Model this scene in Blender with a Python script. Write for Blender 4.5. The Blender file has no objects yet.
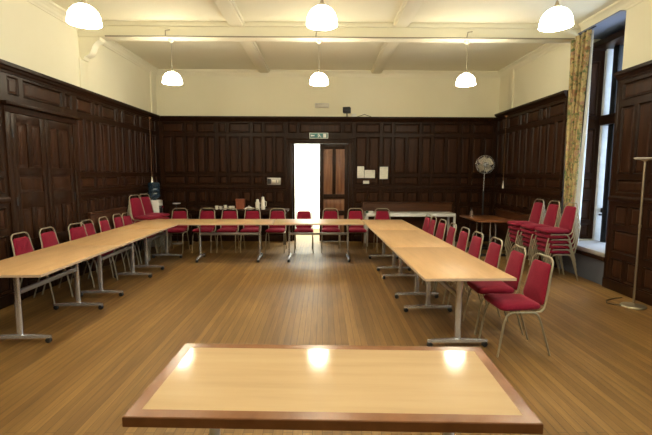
import bpy, bmesh, math, random
from mathutils import Vector, Matrix
random.seed(7)
C = bpy.context.scene.collection
PI = math.pi
TH = math.radians(1.435)
def T(x, y):                       # the tables stand very slightly askew in the room
    return (x*math.cos(TH)-y*math.sin(TH), x*math.sin(TH)+y*math.cos(TH))

# ------------------------------------------------------------------ materials
def lin(c):
    return tuple((v/12.92 if v <= .04045 else ((v+.055)/1.055)**2.4) for v in c)
def mat(name, col, rough=.5, metal=0, spec=.5, emit=None, es=0, coat=0):
    m = bpy.data.materials.new(name); m.use_nodes = True
    b = m.node_tree.nodes['Principled BSDF']
    b.inputs['Base Color'].default_value = (*col, 1)
    b.inputs['Roughness'].default_value = rough
    b.inputs['Metallic'].default_value = metal
    b.inputs['Specular IOR Level'].default_value = spec
    b.inputs['Coat Weight'].default_value = coat
    if emit:
        b.inputs['Emission Color'].default_value = (*emit, 1); b.inputs['Emission Strength'].default_value = es
    return m
def nodes(m):
    return m.node_tree.nodes, m.node_tree.links, m.node_tree.nodes['Principled BSDF']
def grain(m, cols, scale, stretch, rough=None, bump=0, coord='Object', detail=5):
    """streaky wood / cloth colour from a stretched noise"""
    n, l, b = nodes(m)
    tc = n.new('ShaderNodeTexCoord'); mp = n.new('ShaderNodeMapping')
    mp.inputs['Scale'].default_value = stretch
    nz = n.new('ShaderNodeTexNoise'); nz.inputs['Scale'].default_value = scale; nz.inputs['Detail'].default_value = detail
    nz.inputs['Roughness'].default_value = .6
    cr = n.new('ShaderNodeValToRGB')
    els = cr.color_ramp.elements
    els[0].position = .3; els[1].position = .7
    els[0].color = (*cols[0], 1); els[1].color = (*cols[-1], 1)
    if len(cols) == 3:
        e = els.new(.5); e.color = (*cols[1], 1)
    l.new(tc.outputs[coord], mp.inputs['Vector']); l.new(mp.outputs[0], nz.inputs['Vector'])
    l.new(nz.outputs['Fac'], cr.inputs[0]); l.new(cr.outputs[0], b.inputs['Base Color'])
    if rough:
        mr = n.new('ShaderNodeMapRange'); mr.inputs['To Min'].default_value = rough[0]; mr.inputs['To Max'].default_value = rough[1]
        l.new(nz.outputs['Fac'], mr.inputs['Value']); l.new(mr.outputs[0], b.inputs['Roughness'])
    if bump:
        bp = n.new('ShaderNodeBump'); bp.inputs['Strength'].default_value = bump; bp.inputs['Distance'].default_value = .003
        l.new(nz.outputs['Fac'], bp.inputs['Height']); l.new(bp.outputs[0], b.inputs['Normal'])
    return m

M = {}
M['oak'] = grain(mat('dark_oak', (.02, .008, .004), .3, spec=.13), [(.013, .0048, .0021), (.022, .0083, .0034), (.032, .0125, .0054)], 3.0, (6, 6, .5), (.30, .42), .12)
M['oak_field'] = grain(mat('reddish_oak', (.03, .01, .004), .3, spec=.13), [(.020, .0072, .0032), (.036, .0138, .0062), (.055, .0215, .0098)], 3.0, (5, 5, .4), (.32, .44), .12)
M['oak_door'] = grain(mat('door_oak', (.2, .08, .03), .4), [(.10, .036, .014), (.19, .075, .03), (.27, .12, .05)], 3.0, (5, 5, .5), (.34, .48), .2)
M['oak_flat'] = grain(mat('brown_oak', (.07, .03, .014), .4, spec=.15), [(.036, .0125, .0055), (.062, .0225, .0095), (.08, .03, .013)], 3.0, (.6, .6, 7), (.36, .5), .15)
M['plaster'] = grain(mat('cream_plaster', (.78, .68, .45), .75, spec=.25), [(.83, .79, .60), (.855, .815, .63)], 1.3, (1, 1, 1), None, .0)
M['ceil'] = grain(mat('ceiling_paint', (.8, .7, .47), .8, spec=.2), [(.84, .80, .62), (.865, .825, .65)], 1.1, (1, 1, 1))
M['white_wall'] = mat('white_paint', (.86, .88, .84), .8, spec=.2)
M['stone'] = grain(mat('pale_stone', (.6, .6, .58), .8), [(.55, .55, .54), (.68, .68, .66)], 6, (1, 1, 1))
M['beech'] = grain(mat('beech_laminate', (.72, .43, .19), .32, spec=.5), [(.44, .265, .125), (.50, .31, .152), (.54, .34, .172)], 2.2, (.7, 9, 9), (.36, .46))
M['beech_front'] = grain(mat('pale_beech_laminate', (.74, .48, .23), .2, spec=.3), [(.40, .275, .15), (.445, .31, .172), (.47, .335, .19)], 2.0, (.6, 8, 8), (.09, .12))
M['lip'] = grain(mat('hardwood_lip', (.33, .14, .05), .3), [(.15, .06, .024), (.19, .078, .032), (.23, .098, .04)], 3, (2, 2, 2), (.2, .3))
M['edge'] = mat('beech_edge', (.50, .37, .26), .45)
M['darktop'] = grain(mat('brown_table_wood', (.14, .05, .02), .3), [(.11, .038, .014), (.19, .07, .026), (.24, .095, .036)], 3, (9, .8, 9), (.25, .38))
M['chrome'] = mat('satin_chrome', (.68, .70, .75), .22, .75)
M['steel'] = mat('grey_painted_steel', (.66, .66, .66), .4, .1)
M['gold'] = mat('champagne_gold_paint', (.36, .315, .225), .38, .5)
M['black'] = mat('black_plastic', (.012, .012, .014), .45)
M['dark'] = mat('dark_metal', (.03, .03, .035), .45, .5)
M['red'] = grain(mat('crimson_cloth', (.4, .012, .04), .85, spec=.2), [(.165, .0036, .018), (.22, .005, .026)], 60, (1, 1, 1), None, .15)
for k in ('red',):
    b = nodes(M[k])[2]; b.inputs['Sheen Weight'].default_value = .25; b.inputs['Sheen Roughness'].default_value = .5
    b.inputs['Sheen Tint'].default_value = (.9, .3, .4, 1)
M['shade'] = mat('lit_opal_glass', (.9, .88, .82), .3, emit=(1, .91, .69), es=13)
M['shade_far'] = mat('lit_opal_glass_far', (.9, .88, .82), .3, emit=(1, .91, .69), es=19)
M['bulb'] = mat('lit_bulb', (1, 1, 1), .3, emit=(1, .91, .69), es=55)
M['brass'] = mat('aged_brass', (.42, .37, .27), .4, .9)
M['paper'] = grain(mat('white_paper', (.75, .74, .66), .8), [(.62, .62, .55), (.82, .81, .73)], 9, (1, 1, 3))
M['white_plastic'] = mat('white_plastic', (.74, .73, .68), .4)
M['china'] = mat('white_china', (.80, .77, .68), .2)
M['terracotta'] = grain(mat('red_brown_card', (.26, .06, .025), .6), [(.22, .05, .02), (.32, .085, .035)], 6, (1, 1, 1))
M['sign_green'] = mat('sign_green', (.03, .18, .19), .4)
M['sign_white'] = mat('sign_white', (.80, .86, .84), .4)
M['glass_blue'] = mat('blue_bottle_plastic', (.035, .08, .14), .12)
b = nodes(M['glass_blue'])[2]; b.inputs['Transmission Weight'].default_value = .55
M['clear'] = mat('clear_glass', (.9, .93, .92), .05); nodes(M['clear'])[2].inputs['Transmission Weight'].default_value = .9
M['lining'] = mat('curtain_lining', (.55, .58, .60), .8); nodes(M['lining'])[2].inputs['Transmission Weight'].default_value = 0
M['cushion'] = mat('pale_seat_cloth', (.34, .32, .31), .8)
M['seat_base_paint'] = mat('blue_grey_paint', (.10, .11, .14), .6)  # even blue-grey for the boxed base of the window seat
M['fan_blade'] = mat('polished_fan_blade', (.62, .57, .44), .3, .55)
M['bar'] = mat('dull_steel_bar', (.36, .35, .34), .35, .75)
M['soffit'] = mat('daylight_tinted_soffit', (.20, .225, .31), .7)  # plaster soffit; its bluish daylight cast is put into the colour
M['lead'] = mat('lead_came', (.02, .02, .022), .5, .6)
M['cable'] = mat('black_cable', (.01, .01, .01), .5)
M['conduit'] = mat('grey_conduit', (.30, .26, .18), .5)
M['copper'] = mat('copper_cord', (.24, .12, .05), .45)

# window pane: thin clear glass
def pane_mat():
    m = bpy.data.materials.new('window_glass'); m.use_nodes = True
    n, l = m.node_tree.nodes, m.node_tree.links; n.clear()
    o = n.new('ShaderNodeOutputMaterial'); mx = n.new('ShaderNodeMixShader'); tr = n.new('ShaderNodeBsdfTransparent'); gl = n.new('ShaderNodeBsdfGlossy')
    tr.inputs[0].default_value = (.9, .94, .96, 1); gl.inputs['Roughness'].default_value = .03; mx.inputs[0].default_value = .06
    l.new(tr.outputs[0], mx.inputs[1]); l.new(gl.outputs[0], mx.inputs[2]); l.new(mx.outputs[0], o.inputs[0])
    return m
M['pane'] = pane_mat()

# floor: narrow strip boards running down the room
def floor_mat():
    m = mat('oak_strip_floor', (.3, .16, .06), .38, spec=.4)
    n, l, b = nodes(m)
    tc = n.new('ShaderNodeTexCoord'); mp = n.new('ShaderNodeMapping')
    mp.inputs['Rotation'].default_value = (0, 0, PI/2)
    l.new(tc.outputs['Object'], mp.inputs['Vector'])
    br = n.new('ShaderNodeTexBrick')
    br.offset = .37; br.inputs['Scale'].default_value = 1; br.inputs['Brick Width'].default_value = 6.7; br.inputs['Row Height'].default_value = .062
    br.inputs['Mortar Size'].default_value = .0022; br.inputs['Mortar Smooth'].default_value = .2; br.inputs['Bias'].default_value = 0
    br.inputs['Color1'].default_value = (.175, .090, .026, 1); br.inputs['Color2'].default_value = (.265, .148, .045, 1)
    br.inputs['Mortar'].default_value = (.085, .042, .017, 1)
    l.new(mp.outputs[0], br.inputs['Vector'])
    mp2 = n.new('ShaderNodeMapping'); mp2.inputs['Scale'].default_value = (22, 1.2, 1)
    l.new(tc.outputs['Object'], mp2.inputs['Vector'])
    nz = n.new('ShaderNodeTexNoise'); nz.inputs['Scale'].default_value = 1.6; nz.inputs['Detail'].default_value = 6; nz.inputs['Roughness'].default_value = .65
    l.new(mp2.outputs[0], nz.inputs['Vector'])
    nz2 = n.new('ShaderNodeTexNoise'); nz2.inputs['Scale'].default_value = .8; nz2.inputs['Detail'].default_value = 3
    l.new(tc.outputs['Object'], nz2.inputs['Vector'])
    mx = n.new('ShaderNodeMix'); mx.data_type = 'RGBA'; mx.blend_type = 'OVERLAY'; mx.inputs['Factor'].default_value = .55
    cr = n.new('ShaderNodeValToRGB'); cr.color_ramp.elements[0].color = (.28, .28, .27, 1); cr.color_ramp.elements[1].color = (.70, .70, .68, 1)
    cr.color_ramp.elements[0].position = .3; cr.color_ramp.elements[1].position = .7
    l.new(nz.outputs['Fac'], cr.inputs[0])
    l.new(br.outputs['Color'], mx.inputs[6]); l.new(cr.outputs[0], mx.inputs[7])
    mx2 = n.new('ShaderNodeMix'); mx2.data_type = 'RGBA'; mx2.blend_type = 'MULTIPLY'; mx2.inputs['Factor'].default_value = .5
    cr2 = n.new('ShaderNodeValToRGB'); cr2.color_ramp.elements[0].color = (.62, .60, .56, 1); cr2.color_ramp.elements[1].color = (1, 1, 1, 1)
    cr2.color_ramp.elements[0].position = .36; cr2.color_ramp.elements[1].position = .6
    l.new(nz2.outputs['Fac'], cr2.inputs[0]); l.new(mx.outputs[2], mx2.inputs[6]); l.new(cr2.outputs[0], mx2.inputs[7])
    l.new(mx2.outputs[2], b.inputs['Base Color'])
    mr = n.new('ShaderNodeMapRange'); mr.inputs['To Min'].default_value = .38; mr.inputs['To Max'].default_value = .56
    l.new(nz2.outputs['Fac'], mr.inputs['Value']); l.new(mr.outputs[0], b.inputs['Roughness'])
    bp = n.new('ShaderNodeBump'); bp.inputs['Strength'].default_value = .35; bp.inputs['Distance'].default_value = .002
    l.new(br.outputs['Fac'], bp.inputs['Height']); bp.invert = True; l.new(bp.outputs[0], b.inputs['Normal'])
    return m
M['floor'] = floor_mat()

def curtain_mat():
    m = mat('floral_cotton', (.6, .45, .2), .85, spec=.2)
    n, l, b = nodes(m)
    tc = n.new('ShaderNodeTexCoord')
    base = None
    def blot(scale, lo, hi, seed):
        mp = n.new('ShaderNodeMapping'); mp.inputs['Location'].default_value = (seed, seed*2, seed*.7)
        l.new(tc.outputs['Object'], mp.inputs['Vector'])
        z = n.new('ShaderNodeTexNoise'); z.inputs['Scale'].default_value = scale; z.inputs['Detail'].default_value = 3; z.inputs['Distortion'].default_value = .6
        l.new(mp.outputs[0], z.inputs['Vector'])
        r = n.new('ShaderNodeMapRange'); r.inputs['From Min'].default_value = lo; r.inputs['From Max'].default_value = hi
        l.new(z.outputs['Fac'], r.inputs['Value']); return r.outputs[0]
    cur = None
    for sc, lo, hi, seed, col in [(11, .53, .66, 3, (.27, .125, .06)), (15, .48, .62, 11, (.11, .15, .06)), (18, .55, .64, 23, (.36, .22, .15))]:
        mx = n.new('ShaderNodeMix'); mx.data_type = 'RGBA'
        l.new(blot(sc, lo, hi, seed), mx.inputs['Factor'])
        if cur is None: mx.inputs[6].default_value = (.46, .36, .17, 1)
        else: l.new(cur, mx.inputs[6])
        mx.inputs[7].default_value = (*col, 1); cur = mx.outputs[2]
    l.new(cur, b.inputs['Base Color'])
    return m
M['curtain'] = curtain_mat()

# ------------------------------------------------------------------ mesh helpers
class MB:
    def __init__(s): s.bm = bmesh.new()
    def box(s, c, d, rot=None, bevel=0):
        m = Matrix.Translation(c)
        if rot: m = m @ rot.to_4x4()
        r = bmesh.ops.create_cube(s.bm, size=1, matrix=m @ Matrix.Diagonal((*d, 1)))
        if bevel:
            es = list({e for v in r['verts'] for e in v.link_edges})
            bmesh.ops.bevel(s.bm, geom=es, offset=bevel, segments=2, affect='EDGES', profile=.5)
        return s
    def span(s, a, b, bevel=0):
        a, b = Vector(a), Vector(b)
        return s.box((a+b)/2, tuple(abs(v) for v in (b-a)), None, bevel)
    def quad(s, *ps):
        s.bm.faces.new([s.bm.verts.new(p) for p in ps]); return s
    def loft(s, rings, cap=True, closed=True):
        vs = [[s.bm.verts.new(p) for p in r] for r in rings]
        n = len(rings[0])
        for a, b in zip(vs[:-1], vs[1:]):
            for i in range(n if closed else n-1):
                j = (i+1) % n
                s.bm.faces.new((a[i], a[j], b[j], b[i]))
        if cap:
            s.bm.faces.new(list(reversed(vs[0]))); s.bm.faces.new(vs[-1])
        return s
    def tube(s, pts, r, n=8, rx=None, closed=False):
        """swept tube (r may be a list); rx = second radius for a flat oval"""
        P = [Vector(p) for p in pts]
        k = len(P)
        tang = []
        for i in range(k):
            if closed: t = P[(i+1) % k]-P[i-1]
            else: t = P[min(i+1, k-1)]-P[max(i-1, 0)]
            tang.append(t.normalized())
        up = Vector((0, 0, 1)) if abs(tang[0].z) < .9 else Vector((1, 0, 0))
        nrm = (up - tang[0]*up.dot(tang[0])).normalized()
        rings = []
        for i in range(k):
            nrm = (nrm - tang[i]*nrm.dot(tang[i])).normalized()
            bn = tang[i].cross(nrm)
            rr = r[i] if isinstance(r, (list, tuple)) else r
            r2 = rx if rx else rr
            rings.append([P[i]+nrm*math.cos(a)*rr+bn*math.sin(a)*r2 for a in [2*PI*q/n for q in range(n)]])
        if closed: rings.append(rings[0]); return s.loft(rings, cap=False)
        return s.loft(rings)
    def lathe(s, prof, n=24, c=(0, 0, 0), axis='z', cap=True):
        rings = []
        for r, z in prof:
            r = max(r, 1e-4)
            ring = []
            for q in range(n):
                a = 2*PI*q/n
                p = (r*math.cos(a), r*math.sin(a), z)
                if axis == 'y': p = (p[0], -p[2], p[1])
                if axis == 'x': p = (p[2], p[0], p[1])
                ring.append(Vector(p)+Vector(c))
            rings.append(ring)
        return s.loft(rings, cap=cap)
    def pad(s, outline, z0, z1, inset=.02, mtx=None, dome=.012):
        """cushion from an outline (list of (x, y)): rounded edges, domed top"""
        cx = sum(p[0] for p in outline)/len(outline); cy = sum(p[1] for p in outline)/len(outline)
        def ring(k, z): return [Vector((cx+(x-cx)*k, cy+(y-cy)*k, z)) for x, y in outline]
        w = max(abs(p[0]-cx) for p in outline); k1 = 1-inset/w; k2 = 1-.35*inset/w; h = z1-z0
        rings = [ring(k1, z0), ring(k2, z0+.12*h), ring(1, z0+.35*h), ring(1, z0+.6*h), ring(k2, z0+.85*h), ring(k1, z1), ring(k1*.6, z1+dome), ring(.05, z1+dome*1.2)]
        if mtx: rings = [[mtx @ p for p in r] for r in rings]
        return s.loft(rings)
    def build(s, name, m, parent=None, loc=(0, 0, 0), rotz=0, smooth=True, angle=38):
        bmesh.ops.recalc_face_normals(s.bm, faces=s.bm.faces[:])
        for f in s.bm.faces: f.smooth = smooth
        if smooth:
            a = math.radians(angle)
            for e in s.bm.edges:
                if len(e.link_faces) == 2 and e.calc_face_angle(0) > a: e.smooth = False
        me = bpy.data.meshes.new(name); s.bm.to_mesh(me); s.bm.free()
        me.materials.append(m)
        o = bpy.data.objects.new(name, me); C.objects.link(o)
        o.location = loc; o.rotation_euler = (0, 0, rotz)
        if parent: o.parent = parent
        return o

def rrect(w0, w1, y0, y1, r, n=5):
    """rounded trapezoid outline: width w0 at y0, w1 at y1"""
    cs = [(-w0/2, y0), (w0/2, y0), (w1/2, y1), (-w1/2, y1)]
    out = []
    for i, (x, y) in enumerate(cs):
        sx = 1 if x < 0 else -1; sy = 1 if i < 2 else -1
        c = (x+sx*r, y+sy*r); a0 = [PI, 1.5*PI, 0, .5*PI][i]
        for q in range(n+1):
            a = a0+.5*PI*q/n
            out.append((c[0]+r*math.cos(a), c[1]+r*math.sin(a)))
    return out

def tag(o, label=None, cat=None, group=None, kind=None):
    for k, v in (('label', label), ('category', cat), ('group', group), ('kind', kind)):
        if v: o[k] = v
    return o
def thing(name, label, cat, loc=(0, 0, 0), rotz=0, group=None):
    o = bpy.data.objects.new(name, None); C.objects.link(o); o.location = loc; o.rotation_euler = (0, 0, rotz)
    o.empty_display_size = .1
    return tag(o, label, cat, group)
def copy_tree(o, loc, rotz, label, group=None):
    c = o.copy(); C.objects.link(c); c.location = loc; c.rotation_euler = (0, 0, rotz)
    c['label'] = label
    if group: c['group'] = group
    for ch in list(o.children):
        d = ch.copy(); C.objects.link(d); d.parent = c
        for g in list(ch.children):
            e = g.copy(); C.objects.link(e); e.parent = d
    return c
def struct(o): o['kind'] = 'structure'; return o

# ------------------------------------------------------------------ room shell
XL, XR, YB, YF = -3.85, 4.10, 10.0, -3.2        # panelling faces
ZC = 4.0
mb = MB().span((XL-.3, YF-.3, -.1), (XR+1.4, YB+3.2, 0)); struct(mb.build('floor', M['floor'], smooth=False))
mb = MB().span((XL-.3, YF-.3, ZC), (XR+1.4, YB+.3, ZC+.12)); struct(mb.build('ceiling', M['ceil'], smooth=False))

# plaster walls (behind the panelling and above it)
mb = MB().span((XL-.3, YF-.3, 0), (XL-.04, YB+.3, ZC)); struct(mb.build('wall_left', M['plaster'], smooth=False))
DX0, DXM, DX1, DZ = -.735, -.085, .61, 2.33          # double door in the back wall
mb = MB()
mb.span((XL-.04, YB+.04, 0), (DX0-.02, YB+.26, ZC)).span((DX1+.02, YB+.04, 0), (XR+.04, YB+.26, ZC)).span((DX0-.02, YB+.04, DZ+.02), (DX1+.02, YB+.26, ZC))
struct(mb.build('wall_back', M['plaster'], smooth=False))
WIN = [(5.95, 7.16), (.9, 2.1)]                    # window recesses in the right wall
WT, WS = 3.86, .42
mb = MB()
ys = [YF-.3, WIN[1][0], WIN[1][1], WIN[0][0], WIN[0][1], YB+.3]
for a, c_ in ((0, 1), (2, 3), (4, 5)): mb.span((XR+.04, ys[a], 0), (XR+1.0, ys[c_], ZC))
for w in WIN: mb.span((XR+.04, w[0], WT), (XR+1.0, w[1], ZC))
struct(mb.build('wall_right', M['plaster'], smooth=False))
mb = MB().span((XL-.3, YF-.3, 0), (XR+.4, YF, ZC)); struct(mb.build('wall_front', M['plaster'], smooth=False))

# passage behind the open door
mb = MB()
mb.span((-2.2, YB+2.4, 0), (2.2, YB+2.5, 2.9)).span((-2.2, YB+.26, 0), (-2.1, YB+2.4, 2.9)).span((2.1, YB+.26, 0), (2.2, YB+2.4, 2.9)).span((-2.2, YB+.26, 2.8), (2.2, YB+2.5, 2.9))
struct(mb.build('wall_passage', M['white_wall'], smooth=False))

# ---- oak panelling
def panelling(name, P, rows, groups, ztop, ends=None, cornice=True):
    """P(u, d, z) -> world; d = distance into the room. rows: (z0, z1, kind). groups: (u0, u1, ncols)"""
    mb = MB(); fld = []
    u_lo, u_hi = ends
    def face(u0, u1, z0, z1, d=0): mb.quad(P(u0, d, z0), P(u1, d, z0), P(u1, d, z1), P(u0, d, z1))
    def panel(u0, u1, z0, z1):
        e = .022; f = .05; dp = -.016
        o = [(u0, z0), (u1, z0), (u1, z1), (u0, z1)]
        def ins(k): return [(u0+k, z0+k), (u1-k, z0+k), (u1-k, z1-k), (u0+k, z1-k)]
        lv = [(ins(0), 0), (ins(.006), .006), (ins(e), dp)]
        if min(u1-u0, z1-z0) > .14: lv += [(ins(e+.012), dp), (ins(f), dp+.008)]
        for (a, da), (b_, db) in zip(lv[:-1], lv[1:]):
            if len(lv) > 3 and b_ is lv[-1][0]: continue
            for i in range(4):
                j = (i+1) % 4
                mb.quad(P(a[i][0], da, a[i][1]), P(a[j][0], da, a[j][1]), P(b_[j][0], db, b_[j][1]), P(b_[i][0], db, b_[i][1]))
        a, d = lv[-1]
        fld.append([P(x, d, z) for x, z in a])
        if len(lv) > 3:
            a, da = lv[-2]; b_, db = lv[-1]
            for i in range(4):
                j = (i+1) % 4
                fld.append([P(a[i][0], da, a[i][1]), P(a[j][0], da, a[j][1]), P(b_[j][0], db, b_[j][1]), P(b_[i][0], db, b_[i][1])])
    for z0, z1, kind in rows:
        if kind == 'rail': face(u_lo, u_hi, z0, z1); continue
        ps = []
        for u0, u1, nc in groups:
            if kind == 'wide' or nc == 1: ps.append((u0, u1))
            else:
                w = (u1-u0-.05*(nc-1))/nc
                for q in range(nc): ps.append((u0+q*(w+.05), u0+q*(w+.05)+w))
        cur = u_lo
        for a, c_ in ps:
            if a > cur: face(cur, a, z0, z1)
            panel(a, c_, z0, z1); cur = c_
        if u_hi > cur: face(cur, u_hi, z0, z1)
    def mould(prof):       # (d, z) profile swept along the wall
        for (d0, z0), (d1, z1) in zip(prof[:-1], prof[1:]):
            mb.quad(P(u_lo, d0, z0), P(u_hi, d0, z0), P(u_hi, d1, z1), P(u_lo, d1, z1))
        for u in (u_lo, u_hi):
            pts = [P(u, d, z) for d, z in prof]
            mb.bm.faces.new([mb.bm.verts.new(p) for p in pts])
    if cornice:
        zt = ztop
        mould([(-.03, zt-.13), (.012, zt-.125), (.018, zt-.10), (.035, zt-.085), (.045, zt-.06), (.07, zt-.045), (.075, zt-.005), (.06, zt), (-.05, zt)])
        mould([(-.02, 1.245), (.012, 1.25), (.022, 1.275), (.022, 1.305), (.01, 1.325), (-.02, 1.335)])
    fm = mb.bm.faces
    for q in fld: mb.bm.faces.new([mb.bm.verts.new(p) for p in q]).material_index = 1
    o = struct(mb.build(name, M['oak'], smooth=True, angle=12)); o.data.materials.append(M['oak_field'])
    return o
def rowset(zt, dz=0):
    return [(0, .16, 'rail'), (.16, .46, 'col'), (.46, .54, 'rail'), (.54, .86, 'wide'), (.86, .93, 'rail'), (.93, 1.2, 'col'), (1.2, 1.37, 'rail'), (1.37, 1.56, 'wide'), (1.56, 1.63, 'rail'),
            (1.63, 2.49+dz, 'col'), (2.49+dz, 2.575+dz, 'rail'), (2.575+dz, 2.80+dz, 'wide'), (2.80+dz, zt-.1, 'rail')]
ROW = rowset(2.95)
# back wall
PB = lambda u, d, z: (u, YB-d, z)
gl = [(-3.77, -3.28, 2), (-3.23, -3.02, 1), (-2.97, -2.55, 2), (-2.46, -2.28, 1), (-2.21, -1.72, 2), (-1.65, -1.43, 1), (-1.38, -.93, 2)]
gr = [(.775, 1.335, 2), (1.41, 1.62, 1), (1.68, 2.27, 2), (2.34, 2.55, 1), (2.61, 3.2, 2), (3.27, 3.48, 1), (3.54, 4.03, 2)]
panelling('trim_1', PB, ROW, gl, 2.95, (XL, -.86))
panelling('trim_2', PB, ROW, gr, 2.95, (.73, XR))
panelling('trim_3', PB, [(2.44, 2.575, 'rail'), (2.575, 2.80, 'wide'), (2.80, 2.85, 'rail')], [(-.82, -.62, 1), (-.55, .42, 1), (.48, .68, 1)], 2.95, (-.86, .73), False)
mb = MB()
for (d0, z0), (d1, z1) in zip([(-.03, 2.82), (.012, 2.825), (.018, 2.85), (.035, 2.865), (.045, 2.89), (.07, 2.905), (.075, 2.945), (.06, 2.95)], [(.012, 2.825), (.018, 2.85), (.035, 2.865), (.045, 2.89), (.07, 2.905), (.075, 2.945), (.06, 2.95), (-.05, 2.95)]):
    mb.quad(PB(-.86, d0, z0), PB(.73, d0, z0), PB(.73, d1, z1), PB(-.86, d1, z1))
struct(mb.build('trim_4', M['oak'], angle=12))
# left wall
PLw = lambda u, d, z: (XL+d, u, z)
gleft = [(6.70, 7.14, 2), (7.21, 7.40, 1), (7.46, 7.94, 2), (8.01, 8.20, 1), (8.26, 8.74, 2), (8.81, 9.0, 1), (9.06, 9.50, 2), (9.57, 9.78, 1)]
gnear = [(4.5, 4.7, 1), (4.76, 5.1, 1)]
panelling('trim_5', PLw, ROW, gleft, 2.95, (6.64, YB))
panelling('trim_6', PLw, [(2.47, 2.575, 'rail'), (2.575, 2.80, 'wide'), (2.80, 2.85, 'rail')], [(5.26, 5.46, 1), (5.53, 6.34, 1), (6.40, 6.58, 1)], 2.95, (5.16, 6.64), False)
gfar = []
u = 1.2
while u > YF+.9:
    gfar = [(u-.5, u, 2)] + gfar; u -= .56; gfar = [(u-.2, u, 1)] + gfar; u -= .26
g2 = []
u = 5.1
while u > YF+.8:
    g2 = [(u-.2, u, 1)] + g2; u -= .26; g2 = [(u-.5, u, 2)] + g2; u -= .56
panelling('trim_7', PLw, ROW, g2, 2.95, (YF, 5.16))
mb = MB()
cp = [(-.03, 2.82), (.012, 2.825), (.018, 2.85), (.035, 2.865), (.045, 2.89), (.07, 2.905), (.075, 2.945), (.06, 2.95), (-.05, 2.95)]
for (d0, z0), (d1, z1) in zip(cp[:-1], cp[1:]):
    mb.quad(PLw(5.16, d0, z0), PLw(6.64, d0, z0), PLw(6.64, d1, z1), PLw(5.16, d1, z1))
struct(mb.build('trim_8', M['oak'], angle=12))
# right wall: beyond the window, between the windows, near end
PR = lambda u, d, z: (XR-d, u, z)
ROWR = rowset(3.03, .06)
def auto(lo, hi):
    g = []; u = lo+.07
    wide = True
    while u+.2 < hi-.05:
        w = .5 if wide else .2
        w = min(w, hi-.06-u)
        g.append((u, u+w, 2 if w > .35 else 1)); u += w+.065; wide = not wide
    return g
panelling('trim_9', PR, ROWR, auto(WIN[0][1], YB), 3.03, (WIN[0][1], YB))
g = [(5.30, 5.84, 2), (5.05, 5.24, 1), (4.49, 4.98, 2), (4.24, 4.43, 1), (3.7, 4.18, 2), (3.45, 3.64, 1), (2.9, 3.38, 2), (2.6, 2.84, 1), (2.2, 2.5, 1)]
panelling('trim_10', PR, ROWR, sorted(g), 3.03, (WIN[1][1], WIN[0][0]))
panelling('trim_11', PR, ROWR, auto(YF, WIN[1][0]), 3.03, (YF, WIN[1][0]))

# skirting boards
mb = MB().span((XL-.04, 6.66, 0), (XL+.022, YB, .14), .004).span((XL-.04, YF, 0), (XL+.022, 5.14, .14), .004); struct(mb.build('baseboard_left', M['oak']))
mb = MB().span((XL, YB-.022, 0), (-.88, YB+.03, .14), .004).span((.75, YB-.022, 0), (XR, YB+.03, .14), .004); struct(mb.build('baseboard_back', M['oak']))
mb = MB().span((XR-.022, WIN[0][1], 0), (XR+.03, YB, .14), .004).span((XR-.022, WIN[1][1], 0), (XR+.03, WIN[0][0], .14), .004); struct(mb.build('baseboard_right', M['oak']))

# ---- doors
def door_leaf(name, w, h, mframe, mpanel, splits, mirror=1):
    """leaf in local x (0..w), z (0..h), thickness around y = 0, front towards -y; splits: (z0, z1, ncols)"""
    mb = MB(); t = .022
    st = .095
    zs = [0]
    for z0, z1, nc in splits: zs += [z0, z1]
    zs.append(h)
    mb.span((0, -t, 0), (st, t, h), .003).span((w-st, -t, 0), (w, t, h), .003)
    for a, c_ in zip(zs[0::2], zs[1::2]): mb.span((st, -t, a), (w-st, t, c_), .003)
    for z0, z1, nc in splits:
        if nc == 2: mb.span((w/2-.04, -t, z0), (w/2+.04, t, z1), .003)
    leaf = mb.build(name, mframe)
    k = 0
    for z0, z1, nc in splits:
        xs = [(st, w/2-.04), (w/2+.04, w-st)] if nc == 2 else [(st, w-st)]
        for a, c_ in xs:
            pb = MB(); pb.span((a, -.008, z0), (c_, .008, z1)); pb.span((a+.035, -.014, z0+.035), (c_-.035, .014, z1-.035), .006)
            pb.build('door_panel', mpanel, leaf)
    return struct(leaf)
SPL = [(.17, .62, 2), (.74, 1.02, 1), (1.13, 2.2, 2)]
dl = door_leaf('door_1', DX1-DXM-.006, DZ-.01, M['oak'], M['oak_door'], SPL)
dl.location = (DXM+.004, YB+.03, .006)
hb = MB().lathe([(.0, -.02), (.018, -.022), (.012, -.035), (.012, -.05), (.026, -.062), (.028, -.075), (.018, -.09), (0, -.092)], 14, (.055, 0, 1.06), 'y'); hb.build('door_knob', M['brass'], dl)
dl = door_leaf('door_2', DXM-DX0-.006, DZ-.01, M['oak'], M['oak_door'], SPL)
dl.location = (DX0+.03, YB+.08, .006); dl.rotation_euler = (0, 0, math.radians(93))
mb = MB()      # door casing in the back wall
for x0, x1 in ((-.86, DX0), (DX1, .73)):
    mb.span((x0, YB-.012, 0), (x1, YB+.26, DZ), .004)
    xo = x0 if x0 < -.5 else x1-.03
    mb.span((xo, YB-.03, 0), (xo+.03, YB-.01, 2.44), .004)
mb.span((-.86, YB-.012, DZ), (.73, YB+.26, 2.44), .004).span((-.88, YB-.04, 2.415), (.75, YB-.01, 2.455), .006)
struct(mb.build('trim_12', M['oak']))
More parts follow.
